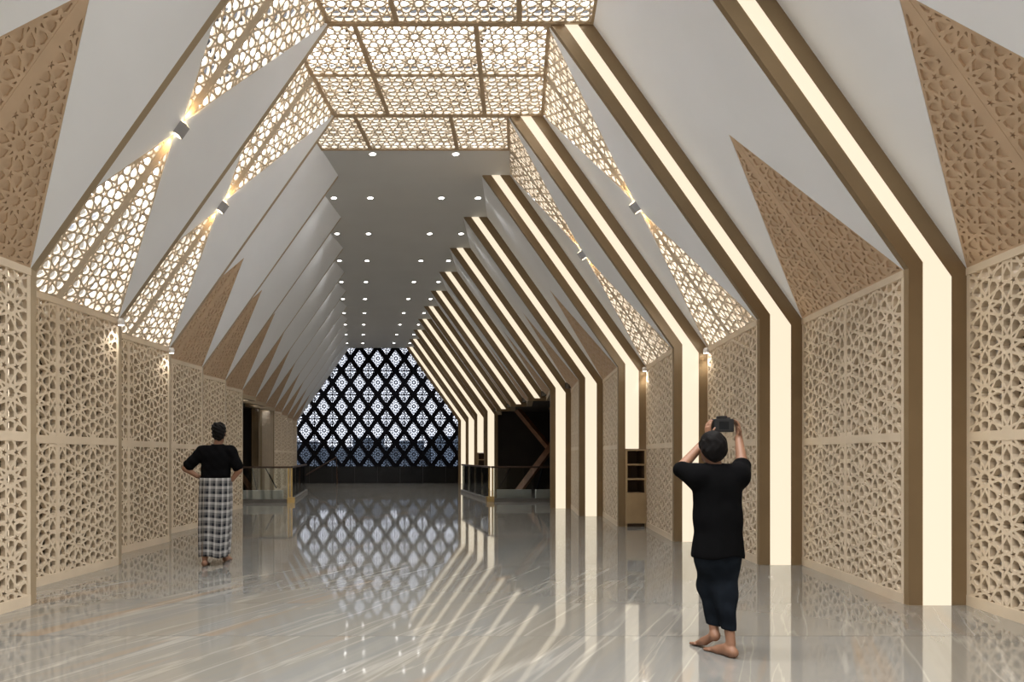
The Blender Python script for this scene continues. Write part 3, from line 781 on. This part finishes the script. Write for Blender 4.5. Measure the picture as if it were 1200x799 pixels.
# ------------------------------------------------------------------ people: signed-distance figures turned into one mesh
class Fig:
    def __init__(s, lo, hi, h):
        s.lo = np.array(lo, float); s.h = h
        s.n = np.ceil((np.array(hi) - s.lo) / h).astype(int) + 1
        s.d = np.full(s.n, 0.25, np.float32)
    def _win(s, a, b):
        i0 = np.clip(np.floor((np.array(a) - s.lo) / s.h).astype(int), 0, s.n - 1)
        i1 = np.clip(np.ceil((np.array(b) - s.lo) / s.h).astype(int) + 1, 1, s.n)
        g = np.meshgrid(*[s.lo[k] + s.h * np.arange(i0[k], i1[k]) for k in range(3)], indexing='ij')
        return tuple(slice(i0[k], i1[k]) for k in range(3)), np.stack(g, -1)
    def _add(s, sl, d, k):
        o = s.d[sl]
        if k <= 0: s.d[sl] = np.minimum(o, d); return
        hh = np.clip(0.5 + 0.5 * (o - d) / k, 0, 1)
        s.d[sl] = o * (1 - hh) + d * hh - k * hh * (1 - hh)
    def cone(s, a, ra, b, rb, k=0.02, flat=None):
        a, b = np.array(a, float), np.array(b, float); m = max(ra, rb) * (1.6 if flat else 1) + k + 0.05
        sl, P = s._win(np.minimum(a, b) - m, np.maximum(a, b) + m)
        ab = b - a; t = np.clip(((P - a) @ ab) / (ab @ ab + 1e-12), 0, 1)
        q = P - (a + t[..., None] * ab)
        if flat is not None: q = q / np.array(flat)
        s._add(sl, np.sqrt((q ** 2).sum(-1)) - (ra + (rb - ra) * t), k); return s
    def ell(s, c, r, k=0.02, rot=0.0):
        c, r = np.array(c, float), np.array(r, float); m = r.max() + k + 0.05
        sl, P = s._win(c - m, c + m); q = P - c
        if rot:
            x = q[..., 0] * math.cos(rot) + q[..., 1] * math.sin(rot); y = -q[..., 0] * math.sin(rot) + q[..., 1] * math.cos(rot)
            q = np.stack([x, y, q[..., 2]], -1)
        k0 = np.sqrt(((q / r) ** 2).sum(-1)); k1 = np.sqrt(((q / r ** 2) ** 2).sum(-1)) + 1e-9
        s._add(sl, k0 * (k0 - 1) / k1, k); return s
    def cut(s, fn):
        g = np.meshgrid(*[s.lo[k] + s.h * np.arange(s.n[k]) for k in range(3)], indexing='ij')
        s.d = np.maximum(s.d, fn(*g).astype(np.float32)); return s
    def warp(s, fn):
        g = np.meshgrid(*[s.lo[k] + s.h * np.arange(s.n[k]) for k in range(3)], indexing='ij')
        s.d = s.d + fn(*g).astype(np.float32); return s
    def mesh(s, name, mat, parent):
        d = s.d; neg = d < 0
        c = np.zeros(np.array(d.shape) - 1, int)
        for i in (0, 1):
            for j in (0, 1):
                for k in (0, 1): c += neg[i:d.shape[0] - 1 + i, j:d.shape[1] - 1 + j, k:d.shape[2] - 1 + k]
        act = (c > 0) & (c < 8); idx = np.full(act.shape, -1, int); cells = np.argwhere(act); idx[act] = np.arange(len(cells))
        acc = np.zeros((len(cells), 3)); cnt = np.zeros(len(cells))
        corners = [(i, j, k) for i in (0, 1) for j in (0, 1) for k in (0, 1)]
        for a in corners:
            for ax in range(3):
                if a[ax]: continue
                b = list(a); b[ax] = 1
                da = d[tuple((cells + a).T)]; db = d[tuple((cells + b).T)]
                m = (da < 0) != (db < 0); t = np.where(m, da / np.where(m, da - db, 1), 0)
                p = np.array(a, float) + np.outer(t, np.array(b) - np.array(a))
                acc[m] += p[m]; cnt[m] += 1
        V = s.lo + s.h * (cells + acc / cnt[:, None])
        F = []
        for ax in range(3):
            o1, o2 = [(1, 2), (2, 0), (0, 1)][ax]
            sa = [slice(1, -1)] * 3; sb = [slice(1, -1)] * 3
            sa[ax] = slice(0, d.shape[ax] - 1); sb[ax] = slice(1, d.shape[ax])
            A, B = neg[tuple(sa)], neg[tuple(sb)]
            e = np.argwhere(A != B)
            base = e.copy(); base[:, o1] += 1; base[:, o2] += 1
            q = []
            for da_, db_ in ((-1, -1), (0, -1), (0, 0), (-1, 0)):
                w = base.copy(); w[:, o1] += da_; w[:, o2] += db_; q.append(idx[tuple(w.T)])
            q = np.stack(q, 1); inside = A[tuple(e.T)]
            q[~inside] = q[~inside][:, ::-1]; F.append(q)
        F = np.concatenate(F); F = F[(F >= 0).all(1)]
        return mesh_obj(name, V.tolist(), F.tolist(), mat, parent, smooth=True)

def hand(fg, wrist, direction, side_dir, normal, scale=1.0, curl=0.5):
    """palm + five bent fingers; direction wrist->fingers, side_dir towards the thumb, normal = curl direction"""
    w = np.array(wrist, float); d = np.array(direction, float); d /= np.linalg.norm(d)
    sd = np.array(side_dir, float); sd -= d * (sd @ d); sd /= np.linalg.norm(sd)
    nn = np.array(normal, float); nn -= d * (nn @ d); nn -= sd * (nn @ sd); nn /= np.linalg.norm(nn)
    S = scale
    for o in (-0.026, -0.009, 0.009, 0.026): fg.cone(w + sd * o * 0.7 * S, 0.014 * S, w + d * 0.085 * S + sd * o * S, 0.012 * S, 0.012)
    for o, L in ((0.030, 0.068), (0.010, 0.078), (-0.010, 0.073), (-0.029, 0.058)):
        p = w + d * 0.085 * S + sd * o * S; L *= S; ang = 0.0
        for part, r in ((0.45, 0.0088), (0.32, 0.0082), (0.23, 0.0075)):
            ang += curl * 0.75
            q = p + (d * math.cos(ang) + nn * math.sin(ang)) * L * part
            fg.cone(p, r * S, q, r * 0.94 * S, 0.003); p = q
    p = w + d * 0.025 * S + sd * 0.028 * S
    q = p + (d * 0.6 + sd * 0.75 + nn * 0.2) * 0.038 * S; fg.cone(p, 0.013 * S, q, 0.010 * S, 0.006)
    z = q + (d * 0.85 + sd * 0.25 + nn * 0.45) * 0.034 * S; fg.cone(q, 0.010 * S, z, 0.008 * S, 0.003)
def foot(fg, heel, toe_dir, L=0.24, lift=0.0):
    h = np.array(heel, float); t = np.array(toe_dir, float); t[2] = 0; t /= np.linalg.norm(t); sd = np.array([t[1], -t[0], 0])
    fg.ell(h + t * 0.02 + [0, 0, 0.035], (0.034, 0.036, 0.035), 0.02)
    tip = h + t * (L - 0.05)
    fg.cone(h + t * 0.01 + [0, 0, 0.036], 0.034, h + t * (L * 0.55) + [0, 0, 0.026], 0.028, 0.02)
    fg.cone(h + t * 0.06 + [0, 0, 0.06], 0.030, h + t * (L * 0.6) + [0, 0, 0.03], 0.024, 0.02)
    fg.cone(h + t * (L * 0.55) - sd * 0.012 + [0, 0, 0.024], 0.024, tip - sd * 0.014 + [0, 0, 0.019], 0.018, 0.012)
    fg.cone(h + t * (L * 0.55) + sd * 0.014 + [0, 0, 0.022], 0.022, tip + sd * 0.016 + [0, 0, 0.017], 0.016, 0.012)
    for i, o in enumerate((-0.032, -0.014, 0.002, 0.017, 0.031)):
        fg.cone(tip + sd * o + [0, 0, 0.014], 0.011 if i in (0, 4) else 0.010, tip + sd * o + t * (0.045 - 0.006 * abs(i - 1)) + [0, 0, 0.011], 0.010, 0.004)
def head(fg, c, S=1.0, turn=0.0):
    """c centre of head; faces +Y turned by 'turn' about z"""
    c = np.array(c, float); ct, st_ = math.cos(turn), math.sin(turn)
    R = lambda x, y, z: c + S * np.array([x * ct - y * st_, x * st_ + y * ct, z])
    fg.ell(R(0, -0.012, 0.03), (0.076 * S, 0.092 * S, 0.088 * S), 0.03)
    fg.ell(R(0, 0.022, -0.035), (0.060 * S, 0.072 * S, 0.078 * S), 0.04, turn)
    fg.cone(R(-0.018, 0.066, -0.085), 0.022 * S, R(0.018, 0.066, -0.085), 0.022 * S, 0.02)      # chin
    fg.cone(R(0, 0.092, 0.012), 0.008 * S, R(0, 0.106, -0.026), 0.013 * S, 0.012)                # nose
    fg.cone(R(-0.032, 0.082, 0.022), 0.010 * S, R(0.032, 0.082, 0.022), 0.010 * S, 0.015)        # brow
    fg.cone(R(-0.016, 0.088, -0.056), 0.007 * S, R(0.016, 0.088, -0.056), 0.007 * S, 0.006)      # lips
    for s in (-1, 1):
        fg.ell(R(0.030 * s, 0.080, 0.004), (0.012 * S,) * 3, 0.006)                               # eyes
        fg.cone(R(0.076 * s, -0.006, 0.018), 0.012 * S, R(0.074 * s, 0.002, -0.030), 0.009 * S, 0.006, (0.7, 1.1, 1.0))
def loft(name, rings, mat, parent, uvs=True, cap=False):
    """rings: list of lists of points (same count)"""
    n = len(rings[0]); V = [p for r in rings for p in r]; F = []
    for i in range(len(rings) - 1):
        for k in range(n): F.append((i * n + k, i * n + (k + 1) % n, (i + 1) * n + (k + 1) % n, (i + 1) * n + k))
    o = mesh_obj(name, V, F, mat, parent, smooth=True)
    me = o.data; uv = me.uv_layers.new(name='UVMap')
    per = 0.0; us = [0.0]; mid = rings[len(rings) // 3]
    for k in range(n): per += (Vector(mid[(k + 1) % n]) - Vector(mid[k])).length; us.append(per)
    hs = [0.0]
    for i in range(1, len(rings)): hs.append(hs[-1] + (Vector(rings[i][0]) - Vector(rings[i - 1][0])).length)
    li = 0
    for i in range(len(rings) - 1):
        for k in range(n):
            for (a, b) in ((k, i), (k + 1, i), (k + 1, i + 1), (k, i + 1)):
                uv.data[li].uv = (us[a], hs[b]); li += 1
    sm = o.modifiers.new('thickness', 'SOLIDIFY'); sm.thickness = 0.004
    return o

# --- man in a sarong, seen from behind, walking away
def man(loc):
    r = empty('person', loc)
    tag(r, 'man seen from behind in black t-shirt and checked sarong, hands on hips, walking barefoot', 'person')
    lx, rx = -0.105, 0.105
    HC = (0.045, 0.05, 1.69)
    fg = Fig((-0.48, -0.36, -0.01), (0.48, 0.42, 1.86), 0.007)
    # torso
    fg.cone((0, 0, 0.98), 0.135, (0.005, 0.01, 1.12), 0.125, 0.05, (1.15, 0.82, 1))
    fg.cone((0.005, 0.01, 1.12), 0.125, (0.015, 0.015, 1.36), 0.145, 0.05, (1.2, 0.78, 1))
    fg.cone((-0.15, 0.02, 1.455), 0.065, (0.18, 0.02, 1.455), 0.065, 0.05)
    fg.cone((0.02, 0.015, 1.46), 0.062, (0.04, 0.04, 1.60), 0.055, 0.03)
    head(fg, HC, 1.05)
    # legs: right leg forward, left trailing
    fg.cone((-0.09, 0, 0.95), 0.095, (-0.095, -0.06, 0.52), 0.062, 0.04); fg.cone((-0.095, -0.06, 0.52), 0.058, (-0.085, -0.21, 0.10), 0.038, 0.03)
    fg.cone((0.09, 0, 0.95), 0.095, (0.10, 0.12, 0.52), 0.062, 0.04); fg.cone((0.10, 0.12, 0.52), 0.058, (0.10, 0.19, 0.10), 0.038, 0.03)
    foot(fg, (-0.085, -0.24, 0.0), (-0.08, 1, 0)); foot(fg, (0.10, 0.155, 0.0), (0.1, 1, 0))
    # arms: hands on hips
    for s, el, wr in ((-1, (-0.375, -0.03, 1.235), (-0.225, -0.02, 1.135)), (1, (0.315, -0.02, 1.215), (0.225, 0.0, 1.09))):
        sh = (0.19 * s + 0.015, 0.02, 1.45)
        fg.cone(sh, 0.055, el, 0.041, 0.03); fg.cone(el, 0.042, wr, 0.028, 0.02)
        hand(fg, wr, np.array([-s * 0.6, 0.65, -0.35]), np.array([-s * 0.3, -0.6, 0.5]), (-s * 0.6, 0.2, -0.4), 0.95, 0.5)
    fg.mesh('body', 'skin', r)
    hr = Fig((-0.12, -0.12, 1.55), (0.22, 0.22, 1.86), 0.006)
    hr.ell((HC[0], HC[1] - 0.018, HC[2] + 0.045), (0.090, 0.105, 0.092), 0.02); hr.ell((HC[0], HC[1] - 0.055, HC[2] - 0.01), (0.080, 0.062, 0.085), 0.03)
    hr.ell((HC[0] - 0.01, HC[1] - 0.02, HC[2] + 0.085), (0.083, 0.095, 0.062), 0.03)
    hr.warp(lambda x, y, z: 0.006 * np.sin(x * 95 + 3 * np.sin(z * 60)) * np.sin(y * 85) + 0.004 * np.sin(z * 130 + x * 60))
    hr.cut(lambda x, y, z: (y - HC[1]) - 0.055 - 0.6 * np.maximum(0, z - HC[2] - 0.06))
    hr.mesh('hair', 'hair', r)
    sh = Fig((-0.42, -0.26, 1.0), (0.42, 0.28, 1.62), 0.007)
    sh.cone((0, 0, 1.02), 0.155, (0.005, 0.01, 1.12), 0.150, 0.05, (1.18, 0.86, 1))
    sh.cone((0.005, 0.01, 1.12), 0.150, (0.015, 0.015, 1.36), 0.168, 0.05, (1.22, 0.82, 1))
    sh.cone((-0.155, 0.02, 1.455), 0.082, (0.185, 0.02, 1.455), 0.082, 0.05); sh.cone((0.02, 0.015, 1.47), 0.078, (0.03, 0.03, 1.545), 0.068, 0.04)
    for s, el in ((-1, (-0.375, -0.03, 1.235)), (1, (0.315, -0.02, 1.215))):
        a = np.array((0.19 * s + 0.015, 0.02, 1.445)); b = a + (np.array(el) - a) * 0.80
        sh.cone(a, 0.082, b, 0.075, 0.04)
    sh.warp(lambda x, y, z: 0.004 * np.sin(z * 48 + x * 22) * np.sin(x * 30 + 1) )
    sh.cut(lambda x, y, z: np.maximum(1.075 + 0.02 * np.sin(x * 9) - z, z - 1.555 - 0.10 * (y - 0.03)))
    sh.mesh('tshirt', 'black_cloth', r)
    rings = []
    nn = 72
    for i in range(40):
        t = i / 39; z = 1.115 - t * 1.0
        rx_ = 0.205 - 0.025 * t + 0.012 * math.sin(t * 3.1); ry_ = 0.165 + 0.075 * t
        cx = 0.012 * (1 - t); cy = -0.005 - 0.02 * t
        amp = 0.006 + 0.014 * t
        rings.append([(cx + (rx_ + amp * math.sin(9 * a + 1.3 * math.sin(2 * a))) * math.cos(a), cy + (ry_ + amp * math.sin(9 * a + 1.3 * math.sin(2 * a))) * math.sin(a), z + 0.016 * math.sin(3 * a + 1) * t) for a in [2 * math.pi * k / nn for k in range(nn)]])
    loft('sarong', rings, 'plaid_cloth', r)
    return r
man((-2.90, 8.88, 0))

# --- person with a camera held overhead, seen from behind
def photographer(loc):
    r = empty('person', loc)
    tag(r, 'person seen from behind in loose black top and dark trousers, raising a camera overhead', 'person')
    HC = (-0.030, 0.03, 1.455)
    fg = Fig((-0.34, -0.34, -0.01), (0.34, 0.45, 1.74), 0.006)
    fg.cone((0, 0, 0.82), 0.112, (0, 0.005, 0.96), 0.098, 0.05, (1.12, 0.85, 1)); fg.cone((0, 0.005, 0.96), 0.098, (0, 0.01, 1.18), 0.112, 0.05, (1.2, 0.8, 1))
    fg.cone((-0.13, 0.01, 1.275), 0.055, (0.13, 0.01, 1.275), 0.055, 0.05); fg.cone((-0.01, 0.01, 1.27), 0.050, (-0.02, 0.02, 1.38), 0.044, 0.03)
    head(fg, HC, 0.92)
    fg.cone((-0.06, 0, 0.80), 0.072, (-0.015, 0.09, 0.45), 0.048, 0.03); fg.cone((-0.015, 0.09, 0.45), 0.044, (-0.008, 0.03, 0.13), 0.030, 0.03)
    fg.cone((0.06, 0, 0.80), 0.072, (0.042, -0.02, 0.44), 0.048, 0.03); fg.cone((0.042, -0.02, 0.44), 0.044, (0.038, -0.10, 0.09), 0.030, 0.03)
    foot(fg, (0.042, -0.135, 0.0), (-0.42, 1, 0), 0.225)
    # left foot stepping, heel lifted
    fg.cone((-0.01, 0.02, 0.12), 0.030, (-0.045, 0.10, 0.055), 0.028, 0.02, None); fg.cone((-0.045, 0.10, 0.055), 0.028, (-0.06, 0.165, 0.022), 0.020, 0.015)
    for o in (-0.028, -0.010, 0.008, 0.026): fg.cone((-0.06 + o, 0.16, 0.018), 0.011, (-0.066 + o, 0.205, 0.011), 0.010, 0.004)
    fg.ell((-0.018, 0.005, 0.115), (0.032, 0.034, 0.034), 0.02)
    cw = np.array((0.045, 0.16, 1.625))
    for s, el, wr in ((-1, (-0.220, 0.09, 1.315), (0.030, 0.19, 1.535)), (1, (0.222, 0.09, 1.345), (0.254, 0.19, 1.535))):
        shd = (0.145 * s, 0.015, 1.275)
        fg.cone(shd, 0.048, el, 0.038, 0.03); fg.cone(el, 0.038, wr, 0.026, 0.02)
        dirv = np.array([0.0, 0.10, 1.0])
        hand(fg, wr, dirv, (-s * 0.10, -0.9, 0.0), (-s * 0.9, 0.3, 0.0), 0.85, 0.30)
    fg.mesh('body', 'skin', r)
    hr = Fig((-0.20, -0.14, 1.28), (0.14, 0.19, 1.62), 0.006)
    hr.ell((HC[0], HC[1] - 0.02, HC[2] + 0.028), (0.086, 0.102, 0.090), 0.02); hr.ell((HC[0] - 0.004, HC[1] - 0.055, HC[2] - 0.015), (0.078, 0.06, 0.085), 0.03)
    hr.ell((HC[0] - 0.02, HC[1] - 0.05, HC[2] + 0.075), (0.052, 0.055, 0.045), 0.03)
    hr.warp(lambda x, y, z: 0.004 * np.sin(x * 90 + 2 * np.sin(z * 50)) * np.sin(y * 80))
    hr.cut(lambda x, y, z: (y - HC[1]) - 0.045 - 0.6 * np.maximum(0, z - HC[2] - 0.05))
    hr.mesh('hair', 'hair', r)
    sh = Fig((-0.33, -0.24, 0.60), (0.33, 0.26, 1.50), 0.007)
    sh.cone((0, 0, 0.70), 0.155, (0, 0.005, 0.96), 0.132, 0.05, (1.12, 0.95, 1)); sh.cone((0, 0.005, 0.96), 0.132, (0, 0.01, 1.18), 0.138, 0.05, (1.22, 0.85, 1))
    sh.cone((-0.135, 0.01, 1.27), 0.074, (0.14, 0.01, 1.27), 0.074, 0.05); sh.cone((-0.01, 0.01, 1.28), 0.068, (-0.015, 0.015, 1.335), 0.060, 0.03)
    for s, el in ((-1, (-0.220, 0.09, 1.315)), (1, (0.222, 0.09, 1.345))):
        a = np.array((0.145 * s, 0.015, 1.27)); b = a + (np.array(el) - a) * 0.92
        sh.cone(a + np.array([0, 0, -0.02]), 0.085, b + np.array([0, 0, -0.012]), 0.062, 0.04)
    sh.warp(lambda x, y, z: 0.005 * np.sin(x * 34 + 2 * np.sin(z * 7)) * np.clip((1.15 - z) * 2, 0, 1))
    sh.cut(lambda x, y, z: np.maximum(0.70 - 0.08 * np.abs(x) * 2 + 0.012 * np.sin(x * 20) - z, z - 1.345 - 0.10 * y - 0.9 * np.maximum(0, np.abs(x) - 0.07)))
    sh.mesh('top', 'black_cloth', r)
    pt = Fig((-0.24, -0.30, 0.12), (0.24, 0.32, 0.92), 0.007)
    pt.cone((0, 0, 0.78), 0.115, (0, 0, 0.68), 0.130, 0.05, (1.12, 0.90, 1))
    pt.cone((-0.055, 0.0, 0.72), 0.095, (-0.015, 0.09, 0.45), 0.070, 0.06); pt.cone((-0.015, 0.09, 0.45), 0.070, (0.000, 0.04, 0.15), 0.044, 0.05)
    pt.cone((0.055, 0.0, 0.72), 0.095, (0.042, -0.02, 0.44), 0.070, 0.06); pt.cone((0.042, -0.02, 0.44), 0.070, (0.034, -0.085, 0.15), 0.044, 0.05)
    pt.warp(lambda x, y, z: 0.005 * np.sin(x * 40 + z * 18) * np.sin(y * 26 + z * 9))
    pt.cut(lambda x, y, z: 0.185 - 0.10 * x - z)
    pt.mesh('trousers', 'navy_cloth', r)
    return r
PX, PYY = 1.515, 4.86
photographer((PX, PYY, 0))
ca = empty('handheld_camera', (PX + 0.143, PYY + 0.215, 1.628))
box('camera_body', -0.076, 0.076, -0.032, 0.032, -0.052, 0.046, 'camera_black', ca, None, 0.010)
box('viewfinder_hump', -0.028, 0.028, -0.028, 0.030, 0.045, 0.068, 'camera_black', ca, None, 0.006)
v, f = lathe_data([(0.0, 0.11), (0.030, 0.11), (0.036, 0.10), (0.036, 0.03), (0.033, 0.028)], 20)
mesh_obj('camera_lens', v, f, 'camera_black', ca, Matrix.Rotation(-math.pi / 2, 4, 'X'), True)
box('screen', -0.036, 0.036, -0.0325, -0.030, -0.032, 0.026, 'black_stone', ca)
v, f = lathe_data([(0.0, 0.012), (0.012, 0.012), (0.013, 0.0)], 14); mesh_obj('mode_dial', v, f, 'dark_steel', ca, Matrix.Translation((0.05, 0, 0.045)))
tag(ca, 'black camera held up overhead by the person in black', 'camera')
